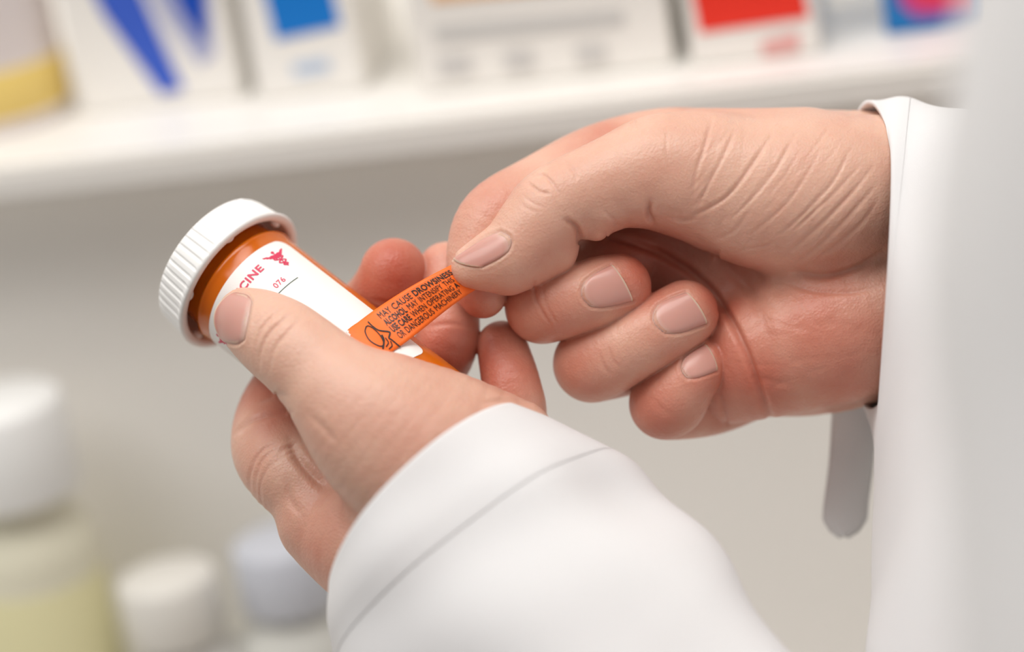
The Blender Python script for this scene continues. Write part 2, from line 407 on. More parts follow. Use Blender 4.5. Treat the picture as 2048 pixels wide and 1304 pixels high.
class Field:
    def __init__(s, lo, hi, h):
        s.lo = np.array(lo, np.float32); s.h = h
        s.n = np.ceil((np.array(hi)-s.lo)/h).astype(int)+1
        s.ax = [(s.lo[i]+h*np.arange(s.n[i])).astype(np.float32) for i in range(3)]
        s.groups = {}; s.gk = {}
    def sub(s, P, m):
        a = np.maximum(((P[:, :3]-P[:, 3:]-m).min(0)-s.lo)//s.h, 0).astype(int)
        b = np.minimum(((P[:, :3]+P[:, 3:]+m).max(0)-s.lo)//s.h+2, s.n).astype(int)
        return tuple(slice(i, j) for i, j in zip(a, b))
    def add(s, group, P, k=30, flat=None, n=4):
        P = catmull(P, n) if len(P) > 2 else np.asarray(P, float)
        s.groups.setdefault(group, []).append((P, k, flat))
    def merge(s, order):
        s.F = np.full(s.n, 200, np.float32)
        for nm, k in order:
            prims = s.groups[nm]; allP = np.vstack([p for p, _, _ in prims]); bb = s.sub(allP, 70)
            o = [b.start for b in bb]; g = np.full([b.stop-b.start for b in bb], 200, np.float32)
            for P, kk, flat in prims:
                sl = s.sub(P, 70); l = tuple(slice(a.start-c, a.stop-c) for a, c in zip(sl, o))
                d = tube_field(s.ax[0][sl[0], None, None], s.ax[1][None, sl[1], None], s.ax[2][None, None, sl[2]], P, flat)
                g[l] = smin(g[l], d, np.float32(kk))
            s.F[bb] = smin(s.F[bb], g, np.float32(k)) if k else g
            del g
    def sample(s, p):
        q = (p-s.lo)/s.h; q = np.clip(q, 0, s.n-1.001); i = q.astype(int); f = q-i; r = 0
        for dx in (0, 1):
            for dy in (0, 1):
                for dz in (0, 1):
                    w_ = (f[:, 0] if dx else 1-f[:, 0])*(f[:, 1] if dy else 1-f[:, 1])*(f[:, 2] if dz else 1-f[:, 2])
                    r = r+w_*s.F[i[:, 0]+dx, i[:, 1]+dy, i[:, 2]+dz]
        return r
    def normal(s, p, e=5.0):
        g = np.stack([s.sample(p+np.eye(3)[i]*e)-s.sample(p-np.eye(3)[i]*e) for i in range(3)], 1)
        return g/(np.linalg.norm(g, axis=1)[:, None]+1e-9)
    def cast(s, px, D0=-700, D1=800, step=4.0, near=False):     # first surface met along each line of sight
        px = np.atleast_2d(px); n = len(px); D = np.full(n, np.nan); bestF = np.full(n, 1e9); bestD = np.zeros(n)
        prev = np.full(n, 1e3); 
        for d in np.arange(D0, D1, step):
            k = 1+d/F; p = np.stack([(px[:, 0]-W/2)*k, (H/2-px[:, 1])*k, np.full(n, -d-F)], 1)
            v = s.sample(p); c = np.isnan(D) & (v < 0)
            D[c] = d-step*(v[c]/(v[c]-prev[c]-1e-9)); prev = v
            m = v < bestF; bestF[m] = v[m]; bestD[m] = d
        m = np.isnan(D); D[m] = bestD[m]
        if near:
            md = np.median(D); return s.cast(px, md-110, md+50, 2.0)
        k = 1+D/F
        return np.stack([(px[:, 0]-W/2)*k, (H/2-px[:, 1])*k, -D-F], 1), D
    def mesh(s):                           # naive surface nets
        F_ = s.F; ins = F_ < 0; n = np.array(F_.shape)-1
        acc = np.zeros(tuple(n), np.uint8)
        for dx in (0, 1):
            for dy in (0, 1):
                for dz in (0, 1): acc += ins[dx:dx+n[0], dy:dy+n[1], dz:dz+n[2]]
        I = np.argwhere((acc > 0) & (acc < 8)); idx = np.full(tuple(n), -1, np.int32); idx[tuple(I.T)] = np.arange(len(I))
        cs = {}
        for dx in (0, 1):
            for dy in (0, 1):
                for dz in (0, 1): cs[dx, dy, dz] = F_[I[:, 0]+dx, I[:, 1]+dy, I[:, 2]+dz]
        pos = np.zeros((len(I), 3)); cnt = np.zeros(len(I))
        for a in cs:
            for d in range(3):
                if a[d] == 0:
                    b = list(a); b[d] = 1; b = tuple(b); c = (cs[a] < 0) != (cs[b] < 0)
                    t = np.where(c, cs[a]/(cs[a]-cs[b]+1e-12), 0)
                    p = np.tile(np.array(a, float), (len(I), 1)); p[:, d] = t
                    pos[c] += p[c]; cnt += c
        V = s.lo+(I+pos/cnt[:, None])*s.h; Q = []
        for d in range(3):
            e1, e2 = [(1, 2), (2, 0), (0, 1)][d]
            sl0 = [slice(None)]*3; sl1 = [slice(None)]*3; sl0[d] = slice(0, -1); sl1[d] = slice(1, None)
            ch = ins[tuple(sl0)] != ins[tuple(sl1)]; J = np.argwhere(ch)
            ok = (J[:, e1] > 0) & (J[:, e2] > 0) & (J[:, e1] < n[e1]) & (J[:, e2] < n[e2]); J = J[ok]
            sgn = ins[tuple(J.T)]
            def cell(o1, o2):
                K = J.copy(); K[:, e1] -= o1; K[:, e2] -= o2; return idx[tuple(K.T)]
            q = np.stack([cell(1, 1), cell(0, 1), cell(0, 0), cell(1, 0)], 1); q[~sgn] = q[~sgn][:, ::-1]; Q.append(q)
        Q = np.vstack(Q); return V, Q[(Q >= 0).all(1)]
def vnormals(V, Q):
    n = np.cross(V[Q[:, 2]]-V[Q[:, 0]], V[Q[:, 3]]-V[Q[:, 1]]); N = np.zeros_like(V)
    for i in range(4): 
        for k in range(3): N[:, k] += np.bincount(Q[:, i], n[:, k], len(V))
    return N/(np.linalg.norm(N, axis=1)[:, None]+1e-9)
def pix(V):
    k = -V[:, 2]/F; return np.stack([V[:, 0]/k+W/2, H/2-V[:, 1]/k], 1), -V[:, 2]-F
def seg_dist(p, L):                        # distance of points to a polyline, and where along it (0..1)
    best = np.full(len(p), 1e9); par = np.zeros(len(p)); n = len(L)-1
    for i in range(n):
        a, b = L[i], L[i+1]; ba = b-a; t = np.clip(((p-a)@ba)/(ba@ba+1e-9), 0, 1)
        d = np.linalg.norm(p-a-t[:, None]*ba, axis=1); m = d < best; best[m] = d[m]; par[m] = (i+t[m])/n
    return best, par
def crease(V, N, fld, pts, depth, w, ridge=.06, ends=True, near=False):
    L = catmull(np.array(pts, float), 5) if len(pts) > 2 else np.array(pts, float)
    Pp, Dp = pix(V); r = w*5
    m = (Pp[:, 0] > L[:, 0].min()-r) & (Pp[:, 0] < L[:, 0].max()+r) & (Pp[:, 1] > L[:, 1].min()-r) & (Pp[:, 1] < L[:, 1].max()+r) & (N[:, 2] > -.35)
    ii = np.where(m)[0]
    if not len(ii): return
    d, t = seg_dist(Pp[ii], L); _, Dl = fld.cast(L, near=near); dl = np.interp(t*(len(L)-1), np.arange(len(L)), Dl)
    ok = (np.abs(Dp[ii]-dl) < 55) & (d < r); ii, d, t = ii[ok], d[ok], t[ok]
    e = np.sin(np.pi*np.clip(t, .02, .98))**.5 if ends else 1.0
    off = -depth*np.exp(-(d/w)**2)+ridge*depth*np.exp(-((d-2.1*w)/(.9*w))**2)
    V[ii] += N[ii]*(off*e)[:, None]
HV = 3.2
def R3(rows): return np.array([np.append(C3(x, y, D), r*(1+D/F)) for x, y, D, r in rows])

# ---------------- right hand (peeling the sticker)
def build_right():
    f = Field(C3(870, 930, 0)*(1, 1, 0)+(-10, -20, -F-480), C3(1960, 170, 0)*(1, 1, 0)+(30, 10, -F+140), HV)
    zf = ((0, 0, 1), 1.75)
    f.add('palm', R3([(2100, 560, 150, 270), (1900, 530, 180, 280), (1750, 513, 225, 290), (1600, 527, 265, 305), (1480, 520, 288, 292), (1380, 480, 290, 262)]), 40, ((0, 0, 1), 2.35))
    f.add('palm', R3([(1760, 380, 120, 150), (1640, 385, 95, 158), (1520, 385, 85, 152), (1420, 360, 75, 128), (1330, 345, 62, 108)]), 55)
    f.add('palm', R3([(1780, 640, 150, 140), (1650, 668, 150, 146), (1540, 700, 165, 135), (1460, 735, 190, 112)]), 55)
    f.add('palm', R3([(1400, 300, 190, 84), (1600, 312, 170, 92)]), 60)
    f.add('thumb', R3([(1400, 350, 75, 118), (1300, 345, 50, 103), (1205, 372, 35, 90), (1110, 412, 22, 82), (1078, 448, 18, 81), (1035, 497, 14, 73), (985, 523, 8, 60), (945, 534, 4, 43)]), 10, n=6)
    f.add('thumb', R3([(1191, 441, 24, 41), (1200, 415, 8, 50)]), 9)
    f.add('thumb', R3([(1226, 424, 26, 38), (1232, 405, 12, 46)]), 9)
    f.add('thumb', R3([(1264, 408, 28, 43), (1268, 385, 10, 52)]), 9)
    f.add('thumb', R3([(1332, 392, 30, 43), (1345, 370, 8, 56)]), 9)
    f.add('thumb', R3([(1110, 458, 34, 48), (1095, 480, 32, 46)]), 12)
    f.add('thumb', R3([(1020, 548, 22, 40), (1110, 505, 30, 44)]), 30)          # pad
    f.add('index', R3([(1420, 302, 245, 84), (1320, 302, 240, 85), (1200, 328, 215, 80), (1085, 383, 175, 76), (995, 440, 128, 78), (962, 505, 110, 69), (960, 560, 96, 60), (966, 590, 88, 47)]), 10, n=6)
    f.add('middle', R3([(1420, 450, 290, 84), (1330, 470, 280, 86), (1190, 560, 210, 80), (1088, 610, 120, 75), (1110, 606, 88, 76), (1172, 592, 62, 71), (1205, 582, 66, 71), (1236, 574, 74, 67)]), 10, n=6)
    f.add('ring', R3([(1500, 600, 290, 80), (1400, 640, 290, 82), (1290, 700, 235, 78), (1188, 727, 150, 78), (1210, 715, 108, 79), (1278, 681, 74, 72), (1325, 655, 78, 71), (1370, 627, 88, 67)]), 10, n=6)
    f.add('little', R3([(1560, 720, 260, 80), (1490, 765, 262, 78), (1415, 800, 225, 72), (1334, 808, 150, 72), (1345, 798, 112, 72), (1372, 766, 88, 60), (1390, 746, 92, 56), (1408, 728, 102, 50)]), 10, n=6)
    f.merge([('palm', 0), ('thumb', 45), ('index', 4), ('middle', 3), ('ring', 3), ('little', 3)])
    return f
# ---------------- left hand (holding the bottle)
def build_left():
    f = Field(C3(400, 1500, 0)*(1, 1, 0)+(-10, -20, -F-480), C3(1330, 440, 0)*(1, 1, 0)+(30, 20, -F+420), HV)
    f.add('thumb', R3([(492, 635, 2, 60), (522, 655, -30, 76), (562, 682, -68, 87), (600, 712, -92, 91), (650, 756, -112, 98), (700, 805, -130, 118), (770, 870, -140, 148), (880, 960, -140, 172), (1000, 1080, -120, 185), (1120, 1220, -110, 190)]), 20, ((0, 0, 1), 1.15), n=6)
    f.add('thumb', R3([(800, 790, -90, 70), (900, 835, -90, 90), (1010, 900, -80, 110)]), 60)
    f.add('palm', R3([(650, 1042, 50, 96), (692, 1064, 35, 112), (760, 1085, 0, 143), (880, 1120, -30, 190), (1000, 1190, -60, 210), (1140, 1320, -80, 210)]), 50)
    f.add('palm', R3([(690, 1010, 130, 100), (760, 1000, 180, 100), (860, 1060, 160, 110)]), 50)
    f.add('index', R3([(690, 1050, 70, 98), (628, 985, 68, 88), (573, 935, 95, 88), (548, 885, 150, 86), (560, 812, 250, 77), (625, 725, 325, 74), (700, 660, 322, 72), (760, 608, 262, 75), (783, 562, 200, 70), (787, 543, 186, 67)]), 14, n=6)
    f.add('middle', R3([(740, 1040, 150, 90), (680, 980, 190, 86), (730, 860, 265, 80), (828, 775, 240, 72), (890, 695, 160, 64), (897, 610, 180, 61), (893, 540, 210, 57)]), 14, n=6)
    f.add('ring', R3([(820, 1040, 170, 85), (850, 970, 220, 76), (960, 915, 175, 67), (1026, 845, 112, 64), (1023, 775, 105, 60), (1004, 692, 150, 51)]), 14, n=6)
    f.add('little', R3([(900, 1080, 110, 80), (1010, 990, 120, 60), (1080, 950, 80, 54), (1104, 930, 60, 48)]), 14, n=6)
    f.merge([('thumb', 0), ('palm', 45), ('index', 22), ('middle', 4), ('ring', 4), ('little', 4)])
    # flesh gives way where the vial is held
    X, Y, Z_ = np.meshgrid(*f.ax, indexing='ij', sparse=True)
    wx, wy, wz = X-A0[0], Y-A0[1], Z_-A0[2]; t = wx*ax[0]+wy*ax[1]+wz*ax[2]
    rad = np.sqrt(np.maximum(wx*wx+wy*wy+wz*wz-t*t, 0)); c = np.maximum(rad-134, np.maximum(-t-60, t-LEN-3)).astype(np.float32)
    f.F = np.maximum(f.F, -c)
    return f
NAILS = {   # base left/middle/right, tip left/middle/right in the photo
 'R thumb': ((986, 459), (1022, 478), (1008, 514), (906, 516), (928, 529), (966, 533)),
 'R middle': ((1180, 549), (1162, 590), (1196, 622), (1222, 529), (1247, 562), (1266, 603)),
 'R ring': ((1324, 599), (1306, 640), (1346, 676), (1372, 584), (1398, 614), (1414, 648)),
 'R little': ((1374, 708), (1361, 738), (1383, 763), (1408, 688), (1425, 711), (1434, 742)),
 'L thumb': ((506, 588), (496, 640), (484, 694), (472, 583), (431, 628), (450, 686)),
}
def nail_px(key, s, t):
    t = t*(1-.26*(1-s)**5); bL, bM, bR, tL, tM, tR = [np.array(p, float) for p in NAILS[key]]
    def q(a, m, b, t):                     # quadratic through a (t=-1), m (0), b (1), rounded
        return a*(t*(t-1)/2)[:, None]+m*(1-t*t)[:, None]+b*(t*(t+1)/2)[:, None]
    return q(bL, bM, bR, t)*(1-s)[:, None]+q(tL, tM, tR, t)*s[:, None]
def nail_effect(V, N, fld, key):
    t = np.linspace(-1, 1, 15); s = np.linspace(0, 1, 8)
    base = nail_px(key, np.zeros(15), t); l = nail_px(key, s, -np.ones(8)); r = nail_px(key, s, np.ones(8)); tip = nail_px(key, np.ones(15), t)
    crease(V, N, fld, np.vstack([l[::-1], base, r]), 2.6, 3.0, .35, ends=False, near=True)
    crease(V, N, fld, tip, 2.0, 2.6, .3, near=True)
def make_nail(key, fld, m, parent, name='fingernail', lift=2.2):
    ns, nt = 22, 26; s = np.repeat(np.linspace(0, 1, ns), nt); t = np.tile(np.linspace(-1, 1, nt), ns)
    P, D = fld.cast(nail_px(key, s, t), near=True); Nn = fld.normal(P, 8)
    e = np.minimum(np.minimum(s*6, 1), np.minimum((1-np.abs(t))*5, 1)); P = P+Nn*(-2.2+(lift+2.2)*np.sqrt(e)+(s**4)*1.2)[:, None]
    for _ in range(3):                     # even out the plate
        G = P.reshape(ns, nt, 3); G2 = G.copy(); G2[1:-1, 1:-1] = (G[1:-1, 1:-1]*2+G[:-2, 1:-1]+G[2:, 1:-1]+G[1:-1, :-2]+G[1:-1, 2:])/6; P = G2.reshape(-1, 3)
    f = [(i*nt+j, i*nt+j+1, (i+1)*nt+j+1, (i+1)*nt+j) for i in range(ns-1) for j in range(nt-1)]
    o = mesh(name, to_world(P), f, m)
    a = o.data.attributes.new('along', 'FLOAT', 'POINT'); a.data.foreach_set('value', s.astype(np.float32))
    bm = bmesh.new(); bm.from_mesh(o.data)
    bm.normal_update()
    if sum(f.normal.dot(CAMP-f.calc_center_median()) for f in bm.faces) < 0: bmesh.ops.reverse_faces(bm, faces=bm.faces[:])
    bm.to_mesh(o.data); bm.free(); smooth(o.data)
    md = o.modifiers.new('thick', 'SOLIDIFY'); md.thickness = .0004; md.offset = -1
    o.parent = parent; return o

# skin: pale warm base, redder and shade-darkened where 'flush' is high, fine relief
def skin_material():
    m = mat('skin', srgb(216, 166, 142), .42, .45); nt = m.node_tree; b = nt.nodes['Principled BSDF']
    b.inputs['Subsurface Weight'].default_value = .35; b.inputs['Subsurface Radius'].default_value = (1, .32, .16); b.inputs['Subsurface Scale'].default_value = .0045
    at = nt.nodes.new('ShaderNodeAttribute'); at.attribute_name = 'flush_shade'
    tc = nt.nodes.new('ShaderNodeTexCoord')
    def noise(sc, det=3):
        n = nt.nodes.new('ShaderNodeTexNoise'); n.inputs['Scale'].default_value = sc; n.inputs['Detail'].default_value = det
        nt.links.new(tc.outputs['Object'], n.inputs['Vector']); return n
    def math_(op, a, b_, c=None):
        n = nt.nodes.new('ShaderNodeMath'); n.operation = op
        for i, x in enumerate((a, b_, c)):
            if x is None: continue
            if isinstance(x, (int, float)): n.inputs[i].default_value = x
            else: nt.links.new(x, n.inputs[i])
        return n.outputs[0]
    n1 = noise(70, 4); fac = math_('ADD', at.outputs['Fac'], math_('MULTIPLY_ADD', n1.outputs[0], .7, -.35)); fac.node.use_clamp = True
    mx = nt.nodes.new('ShaderNodeMix'); mx.data_type = 'RGBA'; nt.links.new(fac, mx.inputs[0])
    mx.inputs[6].default_value = srgb(222, 178, 157); mx.inputs[7].default_value = srgb(186, 84, 60)  # second tone is redder skin, deepened to carry the palm's shade
    nt.links.new(mx.outputs[2], b.inputs['Base Color'])
    v = nt.nodes.new('ShaderNodeTexVoronoi'); v.inputs['Scale'].default_value = 1500; nt.links.new(tc.outputs['Object'], v.inputs['Vector'])
    n2 = noise(700, 3); n3 = noise(220, 3)
    hgt = math_('ADD', math_('MULTIPLY', v.outputs['Distance'], .35), math_('ADD', math_('MULTIPLY', n2.outputs[0], .5), math_('MULTIPLY', n3.outputs[0], .9)))
    bp = nt.nodes.new('ShaderNodeBump'); bp.inputs['Strength'].default_value = .5; bp.inputs['Distance'].default_value = .0004
    nt.links.new(hgt, bp.inputs['Height']); nt.links.new(bp.outputs[0], b.inputs['Normal'])
    nt.links.new(math_('MULTIPLY_ADD', n2.outputs[0], .3, .27), b.inputs['Roughness'])
    return m
def nail_material():
    m = mat('nail', srgb(220, 165, 155), .34, .45); nt = m.node_tree; b = nt.nodes['Principled BSDF']
    b.inputs['Subsurface Weight'].default_value = .3; b.inputs['Subsurface Scale'].default_value = .002; b.inputs['Coat Weight'].default_value = .15
    at = nt.nodes.new('ShaderNodeAttribute'); at.attribute_name = 'along'
    cr = nt.nodes.new('ShaderNodeValToRGB'); e = cr.color_ramp.elements
    e[0].position = 0; e[0].color = srgb(224, 182, 168); e[1].position = .18; e[1].color = srgb(210, 154, 142)
    for p, c in ((.955, (206, 148, 136)), (.985, (226, 198, 178)), (1.0, (232, 212, 192))):
        x = e.new(p); x.color = srgb(*c)
    nt.links.new(at.outputs['Fac'], cr.inputs[0]); nt.links.new(cr.outputs[0], b.inputs['Base Color']); return m

def flush_shade(V, blobs):                       # redder skin, plus shade painted into palm and finger folds
    Pp, Dp = pix(V); a = np.zeros(len(V))
    for x, y, D, r, s in blobs:
        d2 = ((Pp[:, 0]-x)**2+(Pp[:, 1]-y)**2+((Dp-D)*.7)**2)/r**2; a = np.maximum(a, s*np.exp(-d2))
    return a
FR, FL = build_right(), build_left()
parts = []
# right hand surface, wrinkles and folds
V, Q = FR.mesh(); N = vnormals(V, Q)
for pts, dep, w in [
    # wrist and thenar wrinkles running from upper right to lower left
    ([(1424, 236), (1410, 290), (1392, 345), (1384, 400)], 3.4, 5), ([(1470, 262), (1440, 325), (1408, 385), (1398, 410)], 3.2, 5),
    ([(1540, 275), (1500, 335), (1462, 385), (1425, 412), (1370, 438)], 6.5, 6), ([(1590, 270), (1550, 340), (1510, 390), (1460, 440)], 3.6, 5),
    ([(1640, 300), (1600, 370), (1560, 420), (1500, 470)], 2.4, 5), ([(1700, 300), (1665, 365), (1610, 425), (1560, 470)], 3.4, 5),
    ([(1720, 330), (1670, 385), (1610, 440), (1590, 460)], 2.6, 5), ([(1744, 335), (1700, 390), (1640, 450), (1560, 520)], 5.0, 6),
    ([(1752, 370), (1700, 430), (1640, 490), (1590, 530)], 3.8, 6), ([(1756, 400), (1720, 450), (1660, 500), (1620, 530)], 3.0, 6),
    ([(1335, 255), (1332, 300), (1340, 345)], 1.6, 4), ([(1600, 300), (1570, 350), (1530, 400)], 1.6, 4), ([(1500, 420), (1470, 460), (1430, 480)], 1.6, 5),
    ([(1480, 500), (1530, 492), (1545, 484)], 1.8, 4), ([(1660, 250), (1640, 280), (1610, 320)], 1.4, 4),
    ([(1765, 505), (1715, 535), (1650, 552), (1590, 545)], 9, 9), ([(1760, 575), (1690, 585), (1620, 580), (1560, 560)], 4.5, 8),
    # thumb: folds on the lower edge and over the joint
    ([(1160, 492), (1159, 470), (1150, 452), (1132, 440)], 12, 7), ([(1306, 446), (1297, 428), (1300, 402)], 12, 8),
    ([(1240, 462), (1228, 440), (1205, 420)], 3, 6), ([(1395, 436), (1370, 440), (1345, 436)], 5, 6),
    ([(1062, 352), (1090, 352), (1112, 378), (1122, 400)], 3.2, 4.5), ([(1055, 366), (1078, 382), (1098, 388)], 3.6, 4.5),
    ([(1128, 322), (1148, 345), (1152, 360)], 2.2, 4), ([(1048, 392), (1066, 406), (1084, 414)], 1.6, 3.5), ([(1040, 406), (1056, 418), (1074, 426)], 1.3, 3.5),
    # palm lines
    ([(1210, 470), (1275, 488), (1335, 515), (1400, 560), (1450, 620), (1490, 700), (1520, 780), (1545, 850)], 15, 10),
    ([(1380, 470), (1440, 520), (1500, 580), (1530, 660), (1560, 760)], 7.9, 18), ([(1440, 790), (1450, 830), (1454, 856)], 7, 7),
    ([(1470, 560), (1530, 600), (1580, 640)], 3, 10),
    # knuckle lines over the curled fingers
    ([(1068, 552), (1072, 600), (1100, 650)], 3.2, 5), ([(1084, 560), (1092, 610), (1116, 650)], 1.6, 4),
    ([(1216, 690), (1226, 720), (1244, 740)], 2.4, 4.5), ([(1198, 702), (1208, 732), (1226, 752)], 1.8, 4.5), ([(1300, 790), (1330, 822), (1362, 836)], 1.5, 8)]:
    crease(V, N, FR, pts, dep*(1.0 if w <= 5 else .75 if dep < 8 else .9), w*.72)
rg = np.random.RandomState(11)
for _ in range(34):                        # finer wrist lines between the big ones
    x, y = rg.uniform(1400, 1735), rg.uniform(250, 500); L = rg.uniform(25, 70)
    if y > 520-(1740-x)*.25: continue
    crease(V, N, FR, [(x, y), (x-L*.32, y+L*.5), (x-L*.8, y+L)], rg.uniform(.5, 1.1), 2.8)
for _ in range(26):
    x, y = rg.uniform(1550, 1740), rg.uniform(590, 800); L = rg.uniform(30, 90)
    crease(V, N, FR, [(x, y), (x-L*.7, y+rg.uniform(-20, 20)), (x-L*1.2, y+rg.uniform(-30, 30))], rg.uniform(.4, 1.0), rg.uniform(4, 9))
crease(V, N, FR, [(1262, 238), (1268, 250), (1260, 262)], 4, 8)
for k in ('R thumb', 'R middle', 'R ring', 'R little'): nail_effect(V, N, FR, k)
fl_ = flush_shade(V, [(1280, 560, 80, 100, .85), (1100, 610, 100, 120, .62), (1425, 605, 90, 90, .85), (1190, 740, 120, 110, .62), (1440, 700, 100, 80, .8), (1320, 820, 120, 110, .75), (1320, 660, 80, 90, .5),
                (950, 600, 90, 60, .65), (1080, 520, 20, 110, .28), (1130, 470, 20, 60, .4), (1300, 430, 60, 90, .35), (1400, 300, 60, 70, .25), (1300, 520, 160, 170, .85), (1500, 740, 120, 190, .75), (1180, 640, 90, 90, .5), (1240, 720, 110, 90, .5),
                (1450, 560, 150, 150, .6), (1640, 700, 50, 200, .62), (960, 420, 120, 110, .45), (1180, 260, 150, 90, .45), (1400, 680, 150, 140, .5)])
parts.append((V, Q, fl_))
V, Q = FL.mesh(); N = vnormals(V, Q)
for pts, dep, w in [
    ([(566, 618), (546, 632), (524, 655), (512, 690), (510, 730)], 2.6, 5), ([(582, 628), (560, 645), (534, 672), (520, 705), (518, 740)], 3.2, 5),
    ([(600, 640), (572, 668), (548, 700), (538, 745)], 2.0, 5), ([(552, 612), (532, 628), (512, 650), (502, 690)], 1.6, 4),
    ([(470, 868), (500, 842), (540, 828), (580, 826)], 6, 7), ([(520, 800), (545, 790), (570, 792)], 3, 8),
    ([(502, 1000), (500, 950), (520, 905), (560, 885)], 2.0, 5), ([(512, 1010), (512, 955), (532, 912), (580, 890)], 1.5, 5), ([(526, 1022), (520, 970), (545, 920)], 1.3, 4),
    ([(550, 915), (570, 898), (590, 888)], 2, 5), ([(580, 880), (600, 920), (630, 955), (652, 974)], 9, 13), ([(575, 960), (580, 1000), (600, 1030)], 2.5, 10),
    ([(545, 930), (566, 912), (596, 900)], 1.4, 4), ([(620, 830), (650, 860), (670, 885)], 2.0, 10),
    ([(845, 655), (900, 648), (950, 655)], 2.2, 6), ([(962, 806), (1010, 800), (1060, 806)], 2.5, 6), ([(745, 600), (780, 606), (830, 600)], 1.5, 6)]:
    crease(V, N, FL, pts, dep*1.3, w*.8)
nail_effect(V, N, FL, 'L thumb')
fl_ = flush_shade(V, [(785, 540, 150, 110, .9), (893, 540, 200, 60, .5), (890, 690, 150, 100, .8), (1010, 740, 120, 110, .85), (540, 790, 250, 100, 1.0), (560, 850, 150, 75, .8), (700, 830, -200, 120, .12),
                (640, 1000, 0, 90, .3), (520, 900, 150, 90, .3), (900, 900, 250, 250, .8), (650, 1100, 0, 140, .35)])
parts.append((V, Q, fl_))
# forearms, upper arms and trunk inside the coat
fb = Field((-400, -2900, -F-500), (3300, 1900, -1000), 36.0)
def arm(rows, k=60): fb.add('b', np.array([np.append(C3(x, y, D), r*(1+D/F)) for x, y, D, r in rows]), k)
arm([(1850, 560, 175, 120), (1900, 700, 90, 110), (1960, 850, -40, 110), (2060, 980, -260, 100), (2240, 1230, -780, 105), (2620, 1150, -1400, 200), (3000, 0, -2050, 230), (3500, -500, -2200, 400)])
arm([(1040, 1200, -110, 160), (1300, 1480, -330, 220), (1900, 2100, -900, 330), (2900, 2100, -2200, 480), (4600, 1500, -3200, 700)])
arm([(4300, -300, -2300, 900), (4500, 1200, -2500, 1100), (4600, 3500, -2600, 1100)])
fb.merge([('b', 0)]); Vb, Qb = fb.mesh(); parts.append((Vb, Qb, np.zeros(len(Vb))))
off = 0; VV, QQ, AA = [], [], []
for V, Q, a in parts: VV.append(V); QQ.append(Q+off); AA.append(a); off += len(V)
VV = to_world(np.vstack(VV)); QQ = np.vstack(QQ); AA = np.concatenate(AA)
me = bpy.data.meshes.new('person'); me.vertices.add(len(VV)); me.vertices.foreach_set('co', VV.ravel())
me.loops.add(QQ.size); me.loops.foreach_set('vertex_index', QQ.ravel().astype(np.int32))
me.polygons.add(len(QQ)); me.polygons.foreach_set('loop_start', np.arange(0, QQ.size, 4, dtype=np.int32)); me.update(calc_edges=True)
at = me.attributes.new('flush_shade', 'FLOAT', 'POINT'); at.data.foreach_set('value', AA.astype(np.float32))
person = link('person', me, skin_material())
tag(person, 'person in a white lab coat holding a pill bottle and peeling its orange sticker', 'person')
M_nail = nail_material()
for k in NAILS:
    o = make_nail(k, FR if k[0] == 'R' else FL, M_nail, person)
    o['label'] = {'R thumb': 'square cut nail of the peeling thumb', 'R middle': 'short pink nail of the curled middle finger', 'R ring': 'short pink nail of the curled ring finger',
                  'R little': 'small nail of the curled little finger', 'L thumb': 'wide rounded nail of the thumb pressing the bottle'}[k]

# ------------------------------------------------------------------ lab coat
def cloth_material():
    m = mat('coat_cloth', srgb(230, 229, 230), .85, .2); nt = m.node_tree; b = nt.nodes['Principled BSDF']
    b.inputs['Sheen Weight'].default_value = .1
    b.inputs['Subsurface Weight'].default_value = .15; b.inputs['Subsurface Scale'].default_value = .004; b.inputs['Subsurface Radius'].default_value = (1, .9, .85)
    tc = nt.nodes.new('ShaderNodeTexCoord'); uv = nt.nodes.new('ShaderNodeUVMap'); uv.uv_map = 'weave'
    wv = nt.nodes.new('ShaderNodeTexWave'); wv.wave_type = 'BANDS'; wv.bands_direction = 'X'; wv.inputs['Scale'].default_value = 1.0; wv.inputs['Distortion'].default_value = .3
    nt.links.new(uv.outputs[0], wv.inputs['Vector'])
    bp = nt.nodes.new('ShaderNodeBump'); bp.inputs['Strength'].default_value = .25; bp.inputs['Distance'].default_value = .0003
    nt.links.new(wv.outputs[0], bp.inputs['Height']); nt.links.new(bp.outputs[0], b.inputs['Normal']); return m
M_cloth = cloth_material()
def ring_pt(R, ph):
    c, a, b = R[:3], R[3:6], R[6:9]; return c+a*math.cos(ph)+b*math.sin(ph)
